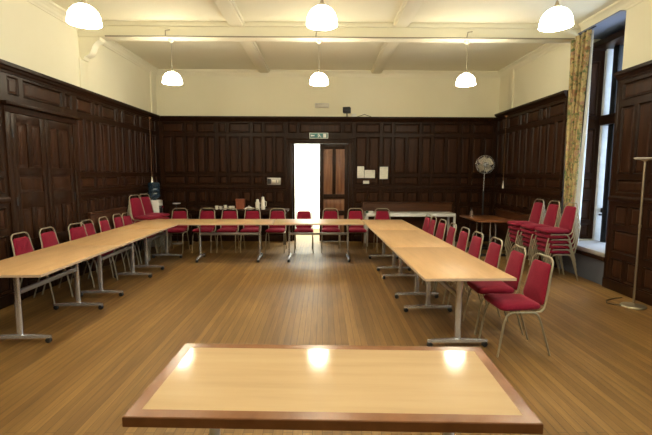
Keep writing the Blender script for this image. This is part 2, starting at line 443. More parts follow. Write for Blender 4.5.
# left wall double door
LY0, LYM, LY1, LZ = 5.26, 5.90, 6.54, 2.36
SPL2 = [(.2, .62, 2), (.75, 1.16, 2), (1.36, 1.58, 1), (1.68, 2.24, 2)]
for nm, y0 in (('door_3', LY0), ('door_4', LYM)):
    dl = door_leaf(nm, .634, LZ-.01, M['oak'], M['oak_field'], SPL2)
    dl.location = (XL-.015, y0+.003+(.0), .006); dl.rotation_euler = (0, 0, PI/2)
    if nm == 'door_4':
        hb = MB().lathe([(0, -.02), (.02, -.022), (.012, -.035), (.012, -.05), (.028, -.062), (.03, -.075), (.018, -.09), (0, -.092)], 14, (.05, 0, 1.14), 'y'); hb.build('door_knob', M['china'], dl)
        MB().lathe([(0, -.02), (.016, -.0205), (.016, -.026), (0, -.027)], 12, (.05, 0, 1.30), 'y').build('lock_plate', M['brass'], dl)
    hg = MB()
    for z in (.3, 1.2, 2.05): hg.span((.008 if nm == 'door_3' else .60, -.028, z), (.034 if nm == 'door_3' else .626, -.02, z+.11), .003)
    hg.build('hinge', M['dark'], dl)
mb = MB()
for y0, y1 in ((5.16, LY0), (LY1, 6.64)):
    mb.span((XL-.06, y0, 0), (XL+.02, y1, LZ), .006)
mb.span((XL-.06, 5.16, LZ), (XL+.02, 6.64, 2.47), .006).span((XL-.03, 5.13, 2.44), (XL+.07, 6.67, 2.485), .01)
struct(mb.build('trim_13', M['oak']))

# ---- ceiling beam, ribs, cornices, corbel
mb = MB().span((XL-.04, 6.91, 3.77), (XR+.04, 7.12, ZC+.02), .008).span((XL-.04, 6.885, 3.93), (XR+.04, 7.145, ZC+.02), .012)
struct(mb.build('trim_14', M['ceil']))
mb = MB()
for x0, x1 in ((-1.50, -1.24), (1.10, 1.36)):
    for y0, y1 in ((YF, 6.91), (7.12, YB)):
        mb.span((x0, y0, 3.955), (x1, y1, ZC+.02), .012).span((x0+.03, y0, 3.935), (x1-.03, y1, 3.97), .008)
struct(mb.build('trim_15', M['ceil']))
def coving(name, P, u0, u1):
    mb = MB(); pr = [(-.05, 3.86), (.012, 3.86), (.018, 3.885), (.03, 3.9), (.045, 3.93), (.075, 3.96), (.1, 3.975), (.105, 4.01)]
    for (d0, z0), (d1, z1) in zip(pr[:-1], pr[1:]): mb.quad(P(u0, d0-.04, z0), P(u1, d0-.04, z0), P(u1, d1-.04, z1), P(u0, d1-.04, z1))
    struct(mb.build(name, M['ceil'], angle=20))
coving('trim_16', PLw, YF, YB); coving('trim_17', PB, XL, XR); coving('trim_18', PR, YF, YB)
# plaster corbel carrying the beam on the left wall
mb = MB()
prof = [(0, 3.77), (.34, 3.77), (.33, 3.73), (.27, 3.70), (.22, 3.64), (.19, 3.56), (.15, 3.50), (.08, 3.47), (.06, 3.43), (0, 3.42)]
mb.loft([[(XL-.04+d, y, z) for d, z in prof] for y in (6.93, 7.10)])
struct(mb.build('trim_19', M['ceil']))
# narrow plaster pilasters near the back corners
mb = MB().span((XL-.05, 9.68, 2.95), (XL-.005, 9.86, 3.9), .006).span((XR+.05, 9.3, 3.02), (XR+.01, 9.5, 3.9), .006).span((XL-.05, 6.9, 2.95), (XL-.02, 7.13, 3.45), .006)
struct(mb.build('trim_20', M['plaster']))
# cable duct along the beam
mb = MB().tube([(-3.45, 6.895, 3.775), (4.0, 6.895, 3.775)], .011, 6)
for x in (-2.45, -.07, 2.33): mb.tube([(x-.05, 6.895, 3.775), (x-.04, 6.88, 3.86), (x+.03, 6.88, 3.87)], .009, 6)
struct(mb.build('trim_21', M['conduit']))

# ------------------------------------------------------------------ window
def window(n, w, detail):
    y0, y1 = w; XG = 4.86
    mb = MB()              # timber frame with mullions and transom
    for y in ((y0, y0+.07), (y1-.05, y1), ((y0+y1)/2-.045, (y0+y1)/2+.045)): mb.span((XG-.05, y[0], WS), (XG+.05, y[1], WT), .006)
    for z in ((WS, WS+.09), (2.46, 2.58), (WT-.09, WT)): mb.span((XG-.06, y0, z[0]), (XG+.06, y1, z[1]), .006)
    fr = struct(mb.build('window_%d' % n, M['stone']))
    pb = MB().span((XG-.003, y0+.02, WS+.02), (XG+.003, y1-.02, WT-.02)); pb.build('window_glass', M['pane'], fr, smooth=False)
    lb = MB(); st = .11
    # diamond leading
    yy = y0-4
    L = WT-WS
    for sgn in (1, -1):
        k = -30
        while k < 40:
            a = y0+k*st
            t0 = 0; pts = []
            for q in range(61):
                z = WS+L*q/60; y = a+sgn*(z-WS)*.62
                if y0+.03 <= y <= y1-.03: pts.append((XG-.008, y, z))
            if len(pts) > 1: lb.tube([pts[0], pts[-1]], .006, 4)
            k += 1
    lb.build('lead_lattice', M['lead'], fr, smooth=False)
    return fr
fr = window(1, WIN[0], True)
# dark casement stile and catch
mb = MB().span((4.79, 7.07, WS+.09), (4.83, 7.12, 2.46), .004).span((4.79, 7.07, 2.58), (4.83, 7.12, 3.77), .004).span((4.70, 6.86, WS), (4.82, 6.985, 3.77), .004)
mb.build('casement_stile', M['lead'], fr)
MB().span((4.74, 7.04, .98), (4.80, 7.09, 1.06), .006).span((4.70, 7.05, .93), (4.76, 7.07, .96), .004).build('window_catch', M['dark'], fr)
# wood lined reveal, stone strip, soffit, seat
mb = MB()
ya = WIN[0][1]-.02
def PRV(u, d, z): return (u, ya-d, z)
rows = [(WS+.1, .55, 'rail'), (.55, .78, 'wide'), (.78, .84, 'rail'), (.84, 1.2, 'wide'), (1.2, 1.37, 'rail'), (1.37, 1.56, 'wide'), (1.56, 1.63, 'rail'), (1.63, 2.4, 'wide'), (2.4, 2.6, 'rail'), (2.6, 3.5, 'wide'), (3.5, 3.66, 'rail')]
tp = panelling('trim_22', PRV, rows, [(4.17, 4.60, 1)], 3.7, (4.1, 4.67), False)
mb = MB().span((4.67, ya-.05, WS), (4.80, ya+.03, WT), .006); struct(mb.build('trim_23', M['stone']))
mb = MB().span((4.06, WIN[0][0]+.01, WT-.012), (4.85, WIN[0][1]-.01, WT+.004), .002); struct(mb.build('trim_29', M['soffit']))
mb = MB().span((4.1, ya-.02, 3.66), (4.67, ya+.02, 3.72), .004).span((4.45, WIN[0][0], 3.68), (4.80, ya, 3.78), .006).span((4.62, WIN[0][0], 2.44), (4.80, ya-.04, 2.60), .008).span((4.1, ya-.001, 2.5), (4.67, ya+.02, 2.56), .002)
struct(mb.build('trim_24', M['oak']))
mb = MB().span((XR+.02, WIN[0][0], 0), (4.95, WIN[0][1], WS-.05)); struct(mb.build('trim_25', M['seat_base_paint'], smooth=False))
mb = MB().span((XR-.03, WIN[0][0]-.01, WS-.05), (4.82, WIN[0][1]-.02, WS), .008); struct(mb.build('trim_26', M['oak']))
o = MB().span((XR-.015, WIN[0][0]+.02, WS), (4.75, WIN[0][1]-.04, WS+.075), .028).build('window_seat_cushion', M['cushion'])
tag(o, 'pale cushion laid on the window seat beside the curtain', 'cushion')
# jamb edge of the near panelling
mb = MB().span((XR-.005, WIN[0][0]-.05, 0), (XR+.06, WIN[0][0]+.012, 2.95), .006); struct(mb.build('trim_27', M['oak']))
# second window, behind the photographer's right shoulder
window(2, WIN[1], True)
mb = MB().span((XR+.02, WIN[1][0], 0), (4.95, WIN[1][1], WS)); struct(mb.build('trim_28', M['oak'], smooth=False))

# curtain: hung from a track on the room side, drawn to the far side
cur = thing('curtain', 'long floral curtain in ochre, green and rust hanging at the window', 'curtain', (4.04, 6.8, 0))
def fold_sheet(y0t, y1t, y0b, y1b, zt, zb, waves, amp, th, xoff=0, ph=0):
    nu, nz = 72, 14; rings = []
    mb = MB(); vs = []
    for layer in (0, 1):
        g = []
        for j in range(nz+1):
            f = j/nz; z = zt+(zb-zt)*f; row = []
            k = f**.8
            ya_, yb_ = y0t+(y0b-y0t)*k, y1t+(y1b-y1t)*k
            for i in range(nu+1):
                q = i/nu; a = 2*PI*waves*q+ph
                x = xoff+amp*(1+.35*f)*math.sin(a)+.012*math.sin(2.3*a+4*f)-(th if layer else 0)
                y = ya_+(yb_-ya_)*q+.012*math.sin(2*a)
                row.append(mb.bm.verts.new((x, y, z)))
            g.append(row)
        vs.append(g)
    for g in vs:
        for j in range(nz):
            for i in range(nu): mb.bm.faces.new((g[j][i], g[j][i+1], g[j+1][i+1], g[j+1][i]))
    a, b_ = vs
    for i in range(nu):
        for j in (0, nz): mb.bm.faces.new((a[j][i], a[j][i+1], b_[j][i+1], b_[j][i]))
    for j in range(nz):
        for i in (0, nu): mb.bm.faces.new((a[j][i], a[j+1][i], b_[j+1][i], b_[j][i]))
    return mb
fold_sheet(.26, -.26, .13, -.10, 3.80, .52, 4, .035, .006).build('curtain_cloth', M['curtain'], cur, angle=80)
fold_sheet(-.262, -.275, -.09, -.26, 3.79, .54, .5, .02, .006, .02).build('curtain_lining', M['lining'], cur, angle=80)
o = MB().span((4.07, 6.5, 3.828), (4.09, 7.12, 3.842), .003).build('curtain_rail', M['dark']); tag(o, 'thin dark curtain rail fixed above the window recess', 'curtain rail')

# ------------------------------------------------------------------ chairs (local: front towards +y, floor z = 0)
def arc(c, r, a0, a1, n, plane):
    return [plane(c[0]+r*math.cos(a0+(a1-a0)*q/n), c[1]+r*math.sin(a0+(a1-a0)*q/n)) for q in range(n+1)]
BACK_TILT = math.radians(11)
def make_chair(label, group):
    t = thing('banquet_chair', label, 'chair', (0, 0, 0), 0, group)
    r = .0098
    # seat: squab with rounded corners, wider at the front
    MB().pad(rrect(.35, .40, -.155, .235, .05, 5), .415, .475, .026).build('seat', M['red'], t, angle=60)
    # back pad in the tilted back plane
    # local pad (x, y) -> x, up ; z -> -y (rear). flip so the dome faces the sitter
    bmf = Matrix.Translation((0, -.165, .45)) @ Matrix(((1, 0, 0, 0), (0, -math.sin(BACK_TILT), math.cos(BACK_TILT), 0), (0, math.cos(BACK_TILT), math.sin(BACK_TILT), 0), (0, 0, 0, 1))) @ Matrix.Translation((0, 0, -.016))
    MB().pad(rrect(.345, .285, .0, .378, .05, 5), 0, .034, .018, bmf, .006).build('backrest', M['red'], t, angle=60)
    # back frame: rounded top tube following the tilted plane
    def bp(x, h): return bmf @ Vector((x, h, .016))
    wb, wt, ht, rc = .184, .158, .434, .075
    pts = [Vector((-.180, -.09, .402)), Vector((-.182, -.135, .408)), bp(-wb, -.01), bp(-wb, .06), bp(-wb+.006, .16), bp(-wt-.004, .28)]
    pts += [bp(-wt+rc+rc*math.cos(a), ht-rc+rc*math.sin(a)) for a in [PI-.5*PI*q/6 for q in range(7)]]
    pts += [bp(wt-rc+rc*math.cos(a), ht-rc+rc*math.sin(a)) for a in [.5*PI-.5*PI*q/6 for q in range(7)]]
    pts += [bp(wt+.004, .28), bp(wb-.006, .16), bp(wb, .06), bp(wb, -.01), Vector((.182, -.135, .408)), Vector((.180, -.09, .402))]
    MB().tube(pts, r, 8).build('back_frame', M['gold'], t, angle=60)
    # legs, each curving into the side rail
    for s in (-1, 1):
        fr_ = [(s*.192, .25, 0), (s*.190, .226, .15), (s*.186, .200, .30), (s*.183, .180, .365), (s*.181, .152, .392), (s*.180, .12, .40)]
        MB().tube(fr_, r, 8).build('leg', M['gold'], t, angle=60)
        rr = [(s*.182, -.240, 0), (s*.182, -.192, .15), (s*.182, -.142, .30), (s*.182, -.118, .365), (s*.181, -.092, .392), (s*.180, -.06, .40)]
        MB().tube(rr, r, 8).build('leg', M['gold'], t, angle=60)
    sf = MB()
    for s in (-1, 1): sf.tube([(s*.180, .125, .40), (s*.180, -.065, .40)], r, 8)
    sf.tube([(-.178, .12, .40), (.178, .12, .40)], .009, 6).tube([(-.178, -.09, .40), (.178, -.09, .40)], .009, 6)
    sf.build('seat_frame', M['gold'], t, angle=60)
    return t
chair0 = make_chair('', '')
used = [False]
def place_chair(x, y, z, face, label, group):
    """face = direction the sitter looks, degrees from +x"""
    rz = math.radians(face)-PI/2
    if not used[0]:
        used[0] = True
        chair0.location = (x, y, z); chair0.rotation_euler = (0, 0, rz); chair0['label'] = label; chair0['group'] = group
        return chair0
    return copy_tree(chair0, (x, y, z), rz, label, group)
ORD = ['nearest', 'second', 'third', 'fourth', 'fifth', 'sixth', 'seventh', 'eighth', 'ninth']
tdeg = math.degrees(TH)
# right row (table frame): back tops measured
RY = [3.73, 4.24, 4.76, 5.27, 5.73, 6.24, 6.76, 7.25, 7.62]
for i, y in enumerate(RY):
    x = 1.905-(.01 if i == 0 else 0)+random.uniform(-.012, .012)
    p = T(x, y)
    lab = ('red banquet chair nearest the camera, angled out from the end of the right-hand tables' if i == 0 else
           'red banquet chair, %s from the camera along the right-hand tables' % ORD[i] if i < 8 else 'red banquet chair farthest from the camera along the right-hand tables')
    place_chair(p[0], p[1], 0, 180+tdeg+random.uniform(-3, 3)+(4 if i == 0 else 0), lab, 'red chairs along the right tables')
LYs = [(5.26, -3.39), (5.74, -3.36), (6.20, -3.25), (6.68, -3.33), (7.18, -3.31), (7.68, -3.31), (7.93, -3.26)]
for i, (y, x) in enumerate(LYs):
    p = T(x, y)
    lab = 'red banquet chair, %s from the camera along the left-hand tables' % ORD[i] if i < 6 else 'red banquet chair farthest from the camera along the left-hand tables, before the stacks'
    if i in (2, 3): lab = ('red banquet chair of the overlapping pair on the left row, the nearer one', 'red banquet chair of the overlapping pair on the left row, the farther one')[i-2]
    place_chair(p[0], p[1], 0, tdeg+random.uniform(-3, 3)+(-14 if i == 2 else 0), lab, 'red chairs along the left tables')
BX = [-2.83, -2.26, -1.77, -1.285, -.76, -.18, .385, .93, 1.52]
BL = ['leftmost on the back row, by the corner of the tables', 'second from the left on the back row', 'third from the left on the back row, before the white cups', 'fourth from the left on the back row, before the two white flasks',
      'on the back row just left of the open doorway', 'on the back row standing in front of the bright open doorway', 'on the back row in front of the closed door leaf', 'on the back row just right of the door frame', 'rightmost on the back row, behind the end of the right tables']
for i, x in enumerate(BX):
    p = T(x, 8.76+random.uniform(-.02, .02))
    place_chair(p[0], p[1], 0, 270+tdeg+random.uniform(-3, 3), 'red banquet chair ' + BL[i], 'red chairs behind the back tables')
# stacks
LEV = {6: ['bottom', 'second from the bottom', 'third from the bottom', 'third from the top', 'second from the top', 'top'], 5: ['bottom', 'second from the bottom', 'middle', 'second from the top', 'top'], 4: ['bottom', 'second from the bottom', 'second from the top', 'top']}
def stack(x, y, face, n, where, group):
    for k in range(n):
        a = math.radians(face)
        q = .015*k
        place_chair(x+q*math.cos(a), y+q*math.sin(a), .078*k, face, 'red banquet chair, %s of the stack %s' % (LEV[n][k], where), group)
stack(3.68, 6.45, 180, 5, 'nearest the window seat', 'stacked red chairs by the window')
stack(3.65, 6.88, 180, 5, 'under the curtain', 'stacked red chairs by the window')
stack(3.62, 7.31, 180, 5, 'left of the curtain', 'stacked red chairs by the window')
stack(-3.535, 8.22, -15, 5, 'in the left corner, nearer one', 'stacked red chairs in the left corner')
stack(-3.535, 8.66, -15, 5, 'beside the water cooler', 'stacked red chairs in the left corner')

# ------------------------------------------------------------------ meeting tables (local: length along x)
def make_table(name, L, W, H, label, group):
    t = thing(name, label, 'table', (0, 0, 0), 0, group)
    th = .026
    o = MB().span((-L/2, -W/2, H-th), (L/2, W/2, H), .004).build('tabletop', M['beech'], t)
    eb = MB()
    for s in (-1, 1):
        eb.span((-L/2-.0015, s*(W/2-.001)-.0025, H-th+.001), (L/2+.0015, s*(W/2-.001)+.0025, H-.003)); eb.span((s*(L/2-.001)-.0025, -W/2, H-th+.001), (s*(L/2-.001)+.0025, W/2, H-.003))
    eb.build('edge_band', M['edge'], o, smooth=False)
    for s in (-1, 1):
        x = s*(L/2-.27)
        c = MB()
        c.loft([[(x+px*.5, py*.5, z) for px, py in rrect(.06, .06, -.055, .055, .028, 4)] for z in (.075, H-th-.03)])
        c.build('column', M['chrome'], t)
        br = MB().span((x-.03, -.27, H-th-.035), (x+.03, .27, H-th), .006); br.build('bracket', M['dark'], t)
        f = MB()
        f.loft([[(x+px, y, z) for px, z in ((-w_, .052), (w_, .052), (w_*.9, h_), (w_*.4, h_+.006), (-w_*.4, h_+.006), (-w_*.9, h_))] for y, w_, h_ in ((-.285, .018, .066), (-.2, .024, .072), (0, .028, .082), (.2, .024, .072), (.285, .018, .066))])
        fo = f.build('foot', M['chrome'], t, angle=50)
        for q in (-1, 1):
            cb = MB().lathe([(0, -.019), (.020, -.019), (.0265, -.013), (.0265, -.003), (.018, 0), (.0265, .003), (.0265, .013), (.020, .019), (0, .019)], 14, (x, q*.262, .0265), 'x')
            cb.box((x, q*.262, .05), (.03, .03, .012), None, .004)
            cb.build('castor', M['black'], fo)
    MB().span((-L/2+.27, -.015, .47), (L/2-.27, .015, .515), .006).build('crossbar', M['bar'], t)
    return t
HT = .73
LW = .80
tR = make_table('meeting_table', 1.548, LW, HT, '', '')
XRc = .965+LW/2
def pl(src, x, y, rz, label, group):
    p = T(x, y)
    if src is not None: return copy_tree(src, (p[0], p[1], 0), rz+TH, label, group)
first = True
GR = 'beech meeting tables set in a U'
p = T(XRc, 3.49+.775)
tR.location = (p[0], p[1], 0); tR.rotation_euler = (0, 0, PI/2+TH); tR['label'] = 'nearest beech table of the right-hand row, single chair at its end'; tR['group'] = GR
pl(tR, XRc, 3.49+.775+1.55, PI/2, 'middle beech table of the right-hand row on chrome T legs', GR)
pl(tR, XRc, 3.49+.775+3.10, PI/2, 'farthest beech table of the right-hand row, meeting the back tables', GR)
XLc = -2.389-LW/2
for i, lab in enumerate(('nearest beech table of the left-hand row, cut by the photo edge', 'middle beech table of the left-hand row on castored T legs', 'farthest beech table of the left-hand row, in front of the stacked chairs')):
    c = pl(tR, XLc, 3.683+.765+1.53*i, PI/2, lab, GR); c.scale = (1.528/1.548, 1, 1)
tB = make_table('meeting_table', 1.655, LW, HT, 'left beech table of the back row, before the cups', GR)
p = T(-1.552, 7.85); tB.location = (p[0], p[1], 0); tB.rotation_euler = (0, 0, TH)
pl(tB, .118, 7.85, 0, 'right beech table of the back row, before the doorway', GR)

# front table with hardwood lip
ft = thing('lipped_table', 'table in the foreground with pale beech top and dark hardwood lip, lamps mirrored in it', 'table', (.039, 1.757, .003), math.radians(-1.7))
ft.rotation_euler = (.0105, 0, math.radians(-1.7))
LP = .05
FW, FD, FH = 1.52, .65, .737
MB().span((-FW/2+LP, -FD/2+LP, FH-.03), (FW/2-LP, FD/2-LP, FH-.0005)).build('tabletop', M['beech_front'], ft, smooth=False)
lp = MB(); o_ = [(-FW/2, -FD/2), (FW/2, -FD/2), (FW/2, FD/2), (-FW/2, FD/2)]
def ring(k, z, e=0): return [(x-math.copysign(k, x), y-math.copysign(k, y), z) for x, y in o_]
lp.loft([ring(LP, FH-.040), ring(.0, FH-.040), ring(0, FH-.004), ring(.003, FH), ring(LP, FH), ring(LP, FH-.040)], cap=False)
lp.build('edge_lip', M['lip'], ft, angle=30)
for s in (-1, 1):
    x = s*.52+.0
    MB().tube([(x, .0, .03), (x, .0, FH-.042)], .024, 14).build('leg', M['steel'], ft)
    MB().span((x-.02, -.26, .0), (x+.02, .26, .035), .006).build('foot', M['dark'], ft)

# ------------------------------------------------------------------ pendant lamps
def make_lamp(label, ceil, sm):
    t = thing('pendant_lamp', label, 'lamp', (0, 0, 0), 0, 'opal dome pendant lamps')
    R = .153
    out = [(R, 0), (R*.99, .03), (R*.94, .07), (R*.84, .108), (R*.67, .142), (R*.45, .166), (R*.22, .178), (.035, .181)]
    inn = [(max(r-.006, .02), z-.006 if z > .02 else z) for r, z in reversed(out)]
    MB().lathe(out+inn, 40, cap=False).build('lamp_shade', M[sm], t, angle=60)
    MB().lathe([(0, .02), (.02, .025), (.033, .045), (.037, .065), (.028, .09), (.018, .105), (.016, .14), (0, .15)], 16).build('bulb', M['bulb'], t)
    MB().lathe([(.04, .172), (.04, .19), (.02, .205), (.012, .24), (0, .242)], 16).build('lamp_cap', M['brass'], t)
    MB().tube([(0, 0, .235), (0, 0, ceil-.03)], .0045, 6).build('cord', M['conduit'], t)
    MB().lathe([(.008, ceil-.06), (.03, ceil-.045), (.042, ceil-.02), (.045, ceil), (0, ceil)], 16).build('ceiling_rose', M['ceil'], t)
    return t
ZL = 3.078
l1 = make_lamp('', 4.0-ZL, 'shade'); l2 = make_lamp('', 3.77-ZL, 'shade_far')
near = [(-2.345, 4.3, 'large near pendant lamp on the left, in front of the corbel'), (-.015, 4.3, 'large near pendant lamp in the middle, cut by the top edge'), (2.30, 4.3, 'large near pendant lamp on the right, beside the curtain top')]
far = [(-2.455, 7.02, 'pendant lamp under the beam on the left'), (-.07, 7.02, 'pendant lamp under the beam in the middle, above the emergency light'), (2.33, 7.02, 'pendant lamp under the beam on the right')]
for proto, spots in ((l1, near), (l2, far)):
    for i, (x, y, lab) in enumerate(spots):
        if i == 0: proto.location = (x, y, ZL); proto['label'] = lab
        else: copy_tree(proto, (x, y, ZL), 0, lab, 'opal dome pendant lamps')

# ------------------------------------------------------------------ uplighter by the right wall
t = thing('floor_lamp', 'tall slim uplighter floor lamp with a shallow dish by the right wall', 'lamp', (3.845, 5.01, 0))
MB().lathe([(0, 0), (.135, 0), (.14, .008), (.13, .022), (.05, .03), (.02, .045), (0, .046)], 28).build('base', M['brass'], t)
MB().tube([(0, 0, .04), (0, 0, 1.79)], .0125, 10).build('pole', M['brass'], t)
MB().lathe([(.012, .98), (.017, .985), (.017, 1.02), (.012, 1.025)], 12).build('switch', M['brass'], t)
MB().lathe([(.014, 1.785), (.03, 1.795), (.09, 1.803), (.112, 1.815), (.115, 1.827), (.107, 1.824), (.08, 1.811), (.02, 1.806), (.001, 1.806)], 28, cap=False).build('lamp_shade', M['white_plastic'], t)
MB().tube([(-.12, .02, .012), (-.2, .05, .006), (-.24, .13, .006), (-.17, .24, .006), (.0, .33, .006), (.12, .36, .006)], .006, 6).build('power_cord', M['cable'], t)

# ------------------------------------------------------------------ pedestal fan in the right back corner
t = thing('pedestal_fan', 'chrome pedestal fan with round wire cage in the back right corner', 'fan', (3.62, 9.42, 0))
MB().lathe([(0, 0), (.19, 0), (.19, .02), (.05, .04), (.03, .06), (0, .06)], 24).build('base', M['black'], t)
MB().tube([(0, 0, .05), (0, 0, 1.25)], .02, 10).build('pole_sleeve', M['black'], t)
MB().tube([(0, 0, 1.2), (0, 0, 1.76)], .011, 10).build('pole', M['chrome'], t)
cg = MB(); FZ = 1.84
for rr, yy in ((.205, -.06), (.205, -.02), (.16, -.095), (.10, -.115), (.05, -.12), (.15, .02), (.08, .035)):
    cg.tube([(rr*math.cos(a), yy, FZ+rr*math.sin(a)) for a in [2*PI*q/28 for q in range(28)]], .003, 4, closed=True)
for q in range(28):
    a = 2*PI*q/28; c_, s_ = math.cos(a), math.sin(a)
    cg.tube([(r_*c_, y_, FZ+r_*s_) for r_, y_ in ((.02, -.122), (.10, -.115), (.16, -.095), (.205, -.06), (.205, -.02), (.15, .02), (.05, .038))], .0026, 4)
cg.build('cage', M['chrome'], t)
for q in range(4):
    a = q*PI/2+.6
    bl = MB(); rs = []
    for r_, w_ in ((.03, .035), (.08, .095), (.14, .13), (.185, .11)):
        ring_ = []
        for sgn, yy in ((-1, -.022), (1, .018), (1, .022), (-1, -.018)):
            da = sgn*w_/r_*.72
            ring_.append((r_*math.cos(a+da), -.045+yy, FZ+r_*math.sin(a+da)))
        rs.append(ring_)
    bl.loft(rs).build('blade', M['fan_blade'], t)
MB().lathe([(0, -.09), (.04, -.08), (.055, -.02), (.055, .08), (.03, .1), (0, .102)], 18, (0, .02, FZ), 'y').build('motor', M['dark'], t)
MB().lathe([(0, .125), (.03, .122), (.032, .11), (0, .108)], 16, (0, 0, FZ), 'y').build('badge_disc', M['chrome'], t)

# ------------------------------------------------------------------ water cooler, back left corner
t = thing('water_cooler', 'white water cooler with an upturned blue bottle in the back left corner', 'water cooler', (-3.675, 9.14, 0), PI/2)
MB().span((-.13, -.135, .02), (.13, .135, 1.04), .02).build('body', M['white_plastic'], t)
MB().lathe([(.03, 1.03), (.045, 1.05), (.06, 1.07), (.112, 1.10), (.122, 1.13), (.122, 1.19), (.115, 1.2), (.122, 1.215), (.122, 1.30), (.115, 1.31), (.122, 1.325), (.122, 1.40), (.10, 1.425), (0, 1.43)], 24).build('bottle', M['glass_blue'], t)
MB().span((-.09, -.14, .68), (.09, -.131, .92), .003).build('dispenser_recess', M['dark'], t)
for x, m in ((-.05, 'glass_blue'), (.05, 'red')):
    MB().span((x-.015, -.175, .87), (x+.015, -.135, .91), .005).build('tap', M[m], t)
MB().span((-.08, -.185, .66), (.08, -.13, .675), .003).build('drip_tray', M['black'], t)

# ash stand / small disc-top stand
t = thing('pedestal_stand', 'small round-topped metal stand by the back wall, left of the cups', 'stand', (-3.36, 9.60, 0))
MB().lathe([(0, 0), (.12, 0), (.12, .015), (.03, .03), (0, .03)], 20).build('base', M['steel'], t)
MB().tube([(0, 0, .02), (0, 0, .925)], .012, 8).build('pole', M['dark'], t)
MB().lathe([(.01, .915), (.085, .925), (.09, .935), (.085, .945), (0, .945)], 24).build('tray', M['steel'], t)

# ------------------------------------------------------------------ refreshment table at the back, left of the door
t = thing('side_table', 'dark wooden side table with refreshments against the back wall left of the door', 'table', (-1.95, 9.70, 0))
MB().span((-1.15, -.26, .76), (1.15, .26, .80), .005).build('tabletop', M['oak'], t)
MB().span((-1.08, -.22, .68), (1.08, .22, .76), .003).build('apron', M['oak'], t)
for sx in (-1, 1):
    for sy in (-1, 1): MB().span((sx*1.07-.025, sy*.21-.025, 0), (sx*1.07+.025, sy*.21+.025, .70), .003).build('leg', M['oak'], t)
TZ = .80
cup = thing('cup', '', 'cup', (0, 0, 0), 0, 'white cups on the back side table')
MB().lathe([(.024, 0), (.028, .004), (.035, .03), (.04, .085), (.0375, .085), (.033, .03), (.025, .008), (0, .007)], 18).build('cup_bowl', M['china'], cup)
MB().tube([(.036, 0, .07), (.058, 0, .068), (.062, 0, .045), (.05, 0, .025), (.034, 0, .025)], .005, 6).build('handle', M['china'], cup)
sau = None
cups = [(-2.43, 9.56, 'leftmost white cup on the back side table'), (-2.345, 9.60, 'second white cup from the left on the back side table'), (-2.225, 9.53, 'white cup in the middle of the row on the back side table'), (-2.12, 9.60, 'second white cup from the right in the row of cups'), (-2.05, 9.55, 'rightmost white cup in the row, beside the red-brown box')]
for i, (x, y, lab) in enumerate(cups):
    if i == 0: cup.location = (x, y, TZ); cup['label'] = lab; cup.rotation_euler = (0, 0, .5)
    else:
        c_ = copy_tree(cup, (x, y, TZ), .5+i*.9, lab, 'white cups on the back side table'); c_.scale = (1, 1, (1, .85, 1.25, .9, .95)[i])
o = MB().lathe([(.03, 0), (.04, .002), (.075, .012), (.072, .016), (.03, .008), (0, .008)], 20).build('saucer', M['china'], None, (-2.28, 9.72, TZ)); tag(o, 'white saucer behind the row of cups', 'saucer')
t = thing('box', 'red-brown upright box on the back side table between cups and flasks', 'box', (-1.92, 9.74, TZ))
MB().span((-.10, -.06, 0), (.10, .06, .20), .004).build('carton', M['terracotta'], t)
MB().span((-.103, -.063, .17), (.103, .063, .235), .006).build('lid', M['terracotta'], t)
fl = thing('flask', 'white vacuum flask on the back side table, the shorter one on the left', 'flask', (-1.50, 9.60, TZ), 0, 'white vacuum flasks')
def flask(t, h):
    MB().lathe([(.045, 0), (.05, .01), (.05, h*.68), (.042, h*.76), (.03, h*.8), (0, h*.8)], 20).build('flask_body', M['china'], t)
    MB().lathe([(.03, h*.79), (.034, h*.8), (.034, h*.94), (.026, h), (0, h)], 18).build('stopper', M['white_plastic'], t)
    MB().tube([(.045, 0, h*.62), (.085, 0, h*.6), (.085, 0, h*.25), (.045, 0, h*.2)], .008, 6).build('handle', M['china'], t)
flask(fl, .235)
f2 = thing('flask', 'white vacuum flask on the back side table, the taller one on the right', 'flask', (-1.385, 9.66, TZ), 0.6, 'white vacuum flasks'); flask(f2, .29)
t = thing('tray', 'low grey metal tray on the back side table beside the flasks', 'tray', (-1.70, 9.60, TZ))
MB().lathe([(.09, 0), (.11, .004), (.125, .03), (.12, .03), (.105, .008), (0, .007)], 26).build('dish', M['steel'], t)
MB().lathe([(.115, .012), (.05, .06), (.012, .075), (.014, .09), (0, .092)], 26).build('cover', M['steel'], t)

# ------------------------------------------------------------------ heater casings
def casing(label, loc, L, D, H, rz):
    t = thing('heater_casing', label, 'heater casing', loc, rz, 'boxed wooden heater casings')
    MB().span((-L/2, -D/2, 0), (L/2, D/2, H-.03), .004).build('casing_box', M['oak_flat'], t)
    MB().span((-L/2-.015, -D/2-.02, H-.03), (L/2+.015, D/2, H), .006).build('casing_top', M['oak_flat'], t)
casing('long brown wooden heater casing on the back wall right of the door', (1.98, YB-.125, 0), 2.1, .18, .965, 0)
casing('brown wooden heater casing on the left wall behind the chairs', (XL+.03, 7.45, 0), 1.24, .05, .975, PI/2)
casing('brown wooden heater casing on the right wall beside the curtain', (XR-.105, 8.38, 0), 2.15, .15, .845, -PI/2)

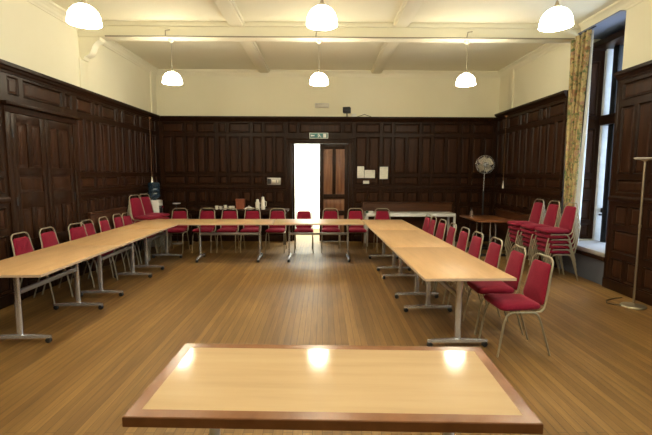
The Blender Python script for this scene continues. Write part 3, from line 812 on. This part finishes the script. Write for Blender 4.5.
# grey steel framed table on the back wall right of the door
t = thing('steel_table', 'long table with grey steel frame against the back wall right of the door', 'table', (1.97, 9.52, 0))
MB().span((-1.0, -.24, .725), (1.0, .24, .75), .004).build('tabletop', M['steel'], t)
fb = MB().span((-1.0, -.245, .675), (1.0, -.205, .727), .004).span((-1.0, .205, .675), (1.0, .245, .727), .004)
for s in (-1, 1): fb.span((s*.98-.02, -.205, .675), (s*.98+.02, .205, .727), .004)
fb.build('frame', M['steel'], t)
for sx in (-1, 1):
    for sy in (-1, 1): MB().span((sx*.977-.022, sy*.222-.022, 0), (sx*.977+.022, sy*.222+.022, .68), .004).build('leg', M['steel'], t)
o = MB().span((-.075, -.05, 0), (.075, .05, .035), .004).build('box', M['white_plastic'], None, (1.06, 9.44, .75)); tag(o, 'small white box at the left end of the grey steel table', 'box')
o = MB().lathe([(.0, 0), (.028, .002), (.03, .01), (.03, .05), (.02, .055), (0, .055)], 14).build('jar', mat('dark_green', (.02, .06, .04), .3), None, (.99, 9.34, .75)); tag(o, 'small dark green jar beside the white box on the steel table', 'jar')

# brown folding table, right
t = thing('folding_table', 'brown wooden folding table on paired chrome legs by the right wall', 'table', (3.37, 8.55, 0))
MB().span((-.37, -.58, .70), (.37, .58, .73), .005).build('tabletop', M['darktop'], t)
for sy in (-1, 1):
    for dx in (-.055, .055): MB().tube([(dx, sy*.36, .05), (dx, sy*.36, .70)], .014, 10).build('leg', M['chrome'], t)
    MB().span((-.28, sy*.36-.02, .0), (.28, sy*.36+.02, .05), .006).build('foot', M['dark'], t)
t = thing('bottle', 'small clear bottle standing on the brown folding table', 'bottle', (3.14, 8.78, .73))
MB().lathe([(.03, 0), (.034, .005), (.034, .10), (.014, .14), (.013, .165), (0, .165)], 16).build('bottle_body', M['clear'], t)
MB().lathe([(.015, .163), (.015, .185), (0, .186)], 12).build('cap', M['dark'], t)

# ------------------------------------------------------------------ things on the walls
# emergency exit sign
t = thing('exit_sign', 'green and white running-man exit sign above the open door', 'sign', (-.10, YB-.045, 2.51))
MB().span((-.22, -.012, -.066), (.22, .012, .066), .003).build('sign_frame', M['sign_white'], t)
MB().span((-.205, -.015, -.052), (.205, -.011, .052)).build('sign_face', M['sign_green'], t, smooth=False)
def poly(pts, y0=-.0185, y1=-.0145):
    mb = MB(); mb.loft([[(x, y0, z) for x, z in pts], [(x, y1, z) for x, z in pts]]); return mb
pc = MB()
def addpoly(pts):
    pc.loft([[(x, -.0185, z) for x, z in pts], [(x, -.0145, z) for x, z in pts]])
# arrow on the left, running figure, door on the right
addpoly([(-.19, 0), (-.16, .032), (-.16, .012), (-.10, .012), (-.10, -.012), (-.16, -.012), (-.16, -.032)])
pc.build('arrow', M['sign_white'], t, smooth=False)
pc = MB()
hx, hz = -.002, .034
addpoly([(hx+.011*math.cos(a), hz+.011*math.sin(a)) for a in [2*PI*q/10 for q in range(10)]])
for a, b_, w in (((.004, .02), (.018, -.008), .011), ((.004, .016), (-.022, .006), .0055), ((-.022, .006), (-.032, .018), .005), ((.008, .014), (.036, .008), .0055), ((.018, -.006), (-.012, -.018), .008), ((-.012, -.018), (-.018, -.044), .007), ((.018, -.008), (.036, -.026), .0075), ((.036, -.026), (.058, -.034), .0065)):
    d = Vector((b_[0]-a[0], b_[1]-a[1])).normalized(); nn = Vector((-d.y, d.x))*w
    addpoly([(a[0]+nn.x, a[1]+nn.y), (a[0]-nn.x, a[1]-nn.y), (b_[0]-nn.x, b_[1]-nn.y), (b_[0]+nn.x, b_[1]+nn.y)])
pc.build('running_figure', M['sign_white'], t, smooth=False)
pc = MB(); addpoly([(.10, -.044), (.175, -.044), (.175, .044), (.10, .044)]); pc.build('door_symbol', M['sign_white'], t, smooth=False)
# emergency light + flex
t = thing('emergency_light', 'white oblong emergency light on the plaster above the door', 'light fitting', (-.03, YB+.04, 3.215))
MB().span((-.165, -.055, -.05), (.165, 0, .05), .012).build('housing', M['white_plastic'], t)
MB().span((-.145, -.075, -.034), (.145, -.05, .034), .012).build('lens', M['paper'], t)
MB().span((-.012, -.012, .05), (.0, 0, .68), .002).build('conduit', M['plaster'], t)
# black speaker on the cornice
t = thing('loudspeaker', 'small black loudspeaker mounted above the panelling right of the door', 'loudspeaker', (.555, YB-.03, 3.10), math.radians(-14))
MB().span((-.085, -.09, -.065), (.085, .06, .065), .012).build('cabinet', M['black'], t)
MB().span((-.072, -.096, -.052), (.072, -.088, .052), .003).build('grille', M['dark'], t)
MB().tube([(0, .0, -.06), (0, .01, -.1), (0, .02, -.145)], .012, 8).build('bracket', M['dark'], t)
o = MB().span((-.05, -.03, 0), (.05, .03, .07), .006).build('junction_box', M['white_plastic'], None, (.715, YB+.0, 2.951)); tag(o, 'small cream junction box on the panelling ledge beside the black speaker', 'junction box')
o = MB().tube([(.80, YB-.02, 2.957), (.88, YB-.03, 2.975), (.97, YB-.02, 3.01), (1.03, YB-.015, 2.985), (1.12, YB-.02, 2.957)], .006, 6).build('cable', M['cable']); tag(o, 'loose dark cable curling on the panelling ledge right of the speaker', 'cable')
# notices
def sheet(x0, x1, z0, z1, label, m='paper', y=YB-.012):
    o = MB().span((-(x1-x0)/2, -.0015, 0), ((x1-x0)/2, .0015, z1-z0)).build('notice', M[m], None, ((x0+x1)/2, y, z0), smooth=False)
    return tag(o, label, 'notice', 'paper notices right of the door')
sheet(.815, .975, 1.525, 1.80, 'upright white notice pinned right of the door, the leftmost one')
sheet(.985, 1.235, 1.525, 1.715, 'wide white notice pinned beside the upright one')
sheet(.955, 1.10, 1.39, 1.462, 'small white card pinned below the two touching notices')
t = thing('framed_notice', 'cream notice in a thin dark frame, rightmost on the back wall', 'notice', (1.445, YB-.008, 1.505))
MB().span((-.115, -.012, -.015), (.115, .004, .30), .003).build('frame', M['dark'], t)
MB().span((-.097, -.0135, 0), (.097, -.011, .285)).build('sheet', M['paper'], t, smooth=False)
# switch plate
t = thing('switch_plate', 'wide metal switch plate on the panelling left of the open door', 'switch', (-1.165, YB-.012, 1.44))
MB().span((-.16, -.008, -.085), (.16, .008, .085), .004).build('plate', M['bar'], t)
for x in (-.03, .0, .03, .09):
    MB().span((x-.012, -.018, -.03), (x+.012, -.006, .03), .003).build('rocker', M['white_plastic'], t)
MB().span((-.15, -.0095, -.06), (-.07, -.0075, .06)).build('socket_cover', M['dark'], t, smooth=False)
# surface cords with white pulls
for (x, y, zb, zt, lab) in ((-3.80, 9.36, 1.455, 2.82, 'thin hanging cord with a white pull above the water cooler'), (4.055, 9.42, 1.39, 2.90, 'thin hanging cord with a white pull on the right wall beside the fan')):
    t = thing('pull_cord', lab, 'pull cord', (x, y, zb))
    MB().tube([(0, 0, .1), (0, 0, zt-zb)], .005, 6).build('cord', M['copper'], t)
    MB().lathe([(0, -.085), (.022, -.08), (.026, -.05), (.018, 0), (.010, .05), (.006, .09), (0, .092)], 14).build('pull', M['china'], t)
    MB().lathe([(0, zt-zb+.02), (.03, zt-zb+.02), (.03, zt-zb), (0, zt-zb-.02)], 12).build('switch_box', M['copper'], t)

# ------------------------------------------------------------------ light
def area(name, loc, rot, sx, sy, e, col):
    l = bpy.data.lights.new(name, 'AREA'); l.shape = 'RECTANGLE'; l.size = sx; l.size_y = sy; l.energy = e; l.color = col
    o = bpy.data.objects.new(name, l); C.objects.link(o); o.location = loc; o.rotation_euler = rot; return o
def point(name, loc, e, col, r):
    l = bpy.data.lights.new(name, 'POINT'); l.energy = e; l.color = col; l.shadow_soft_size = r
    o = bpy.data.objects.new(name, l); C.objects.link(o); o.location = loc; return o
DAY = (.62, .76, 1.0)
area('daylight_by_curtain', (5.15, 6.55, 2.2), (0, math.radians(90), 0), 3.2, 1.15, 60, DAY)
area('daylight_near_window', (5.0, 1.5, 2.2), (0, math.radians(90), 0), 3.2, 1.1, 60, DAY)
area('passage_light', (-.2, YB+1.3, 2.7), (0, 0, 0), 2.6, 1.6, 130, (.95, 1, .93))
for i, x in enumerate((-2.3, 0, 2.3)):      # point lights added where an unseen third pendant row would hang
    point('unseen_row_light', (x, 1.55, 3.1), 34, (1, .91, .69), .16)
    
w = bpy.data.worlds.new('daylight'); bpy.context.scene.world = w; w.use_nodes = True
bg = w.node_tree.nodes['Background']; bg.inputs[0].default_value = (.72, .84, 1, 1); bg.inputs[1].default_value = 1.3

# ------------------------------------------------------------------ camera
yaw, pitch, roll, H, F = math.radians(.43), math.radians(5.952), math.radians(.21), 1.62, 418.35
def ray(u, v):
    u, v = u*math.cos(-roll)-v*math.sin(-roll), u*math.sin(-roll)+v*math.cos(-roll)
    up = -v; y = math.cos(pitch)+up*math.sin(pitch); z = -math.sin(pitch)+up*math.cos(pitch); x = u
    return Vector((x*math.cos(yaw)+y*math.sin(yaw), -x*math.sin(yaw)+y*math.cos(yaw), z))
fw = ray(0, 0); rt = ray(1, 0)-fw; up = ray(0, -1)-fw
cam = bpy.data.cameras.new('camera'); co = bpy.data.objects.new('camera', cam); C.objects.link(co)
m = Matrix((( rt.x, up.x, -fw.x, 0), (rt.y, up.y, -fw.y, 0), (rt.z, up.z, -fw.z, H), (0, 0, 0, 1)))
co.matrix_world = m
cam.sensor_width = 36; cam.sensor_fit = 'HORIZONTAL'; cam.lens = 36*F/652; cam.clip_start = .05; cam.clip_end = 100
sc = bpy.context.scene; sc.camera = co
vs = sc.view_settings; vs.view_transform = 'Standard'; vs.look = 'None'; vs.gamma = 1; vs.use_curve_mapping = False
vs.exposure = 1.43
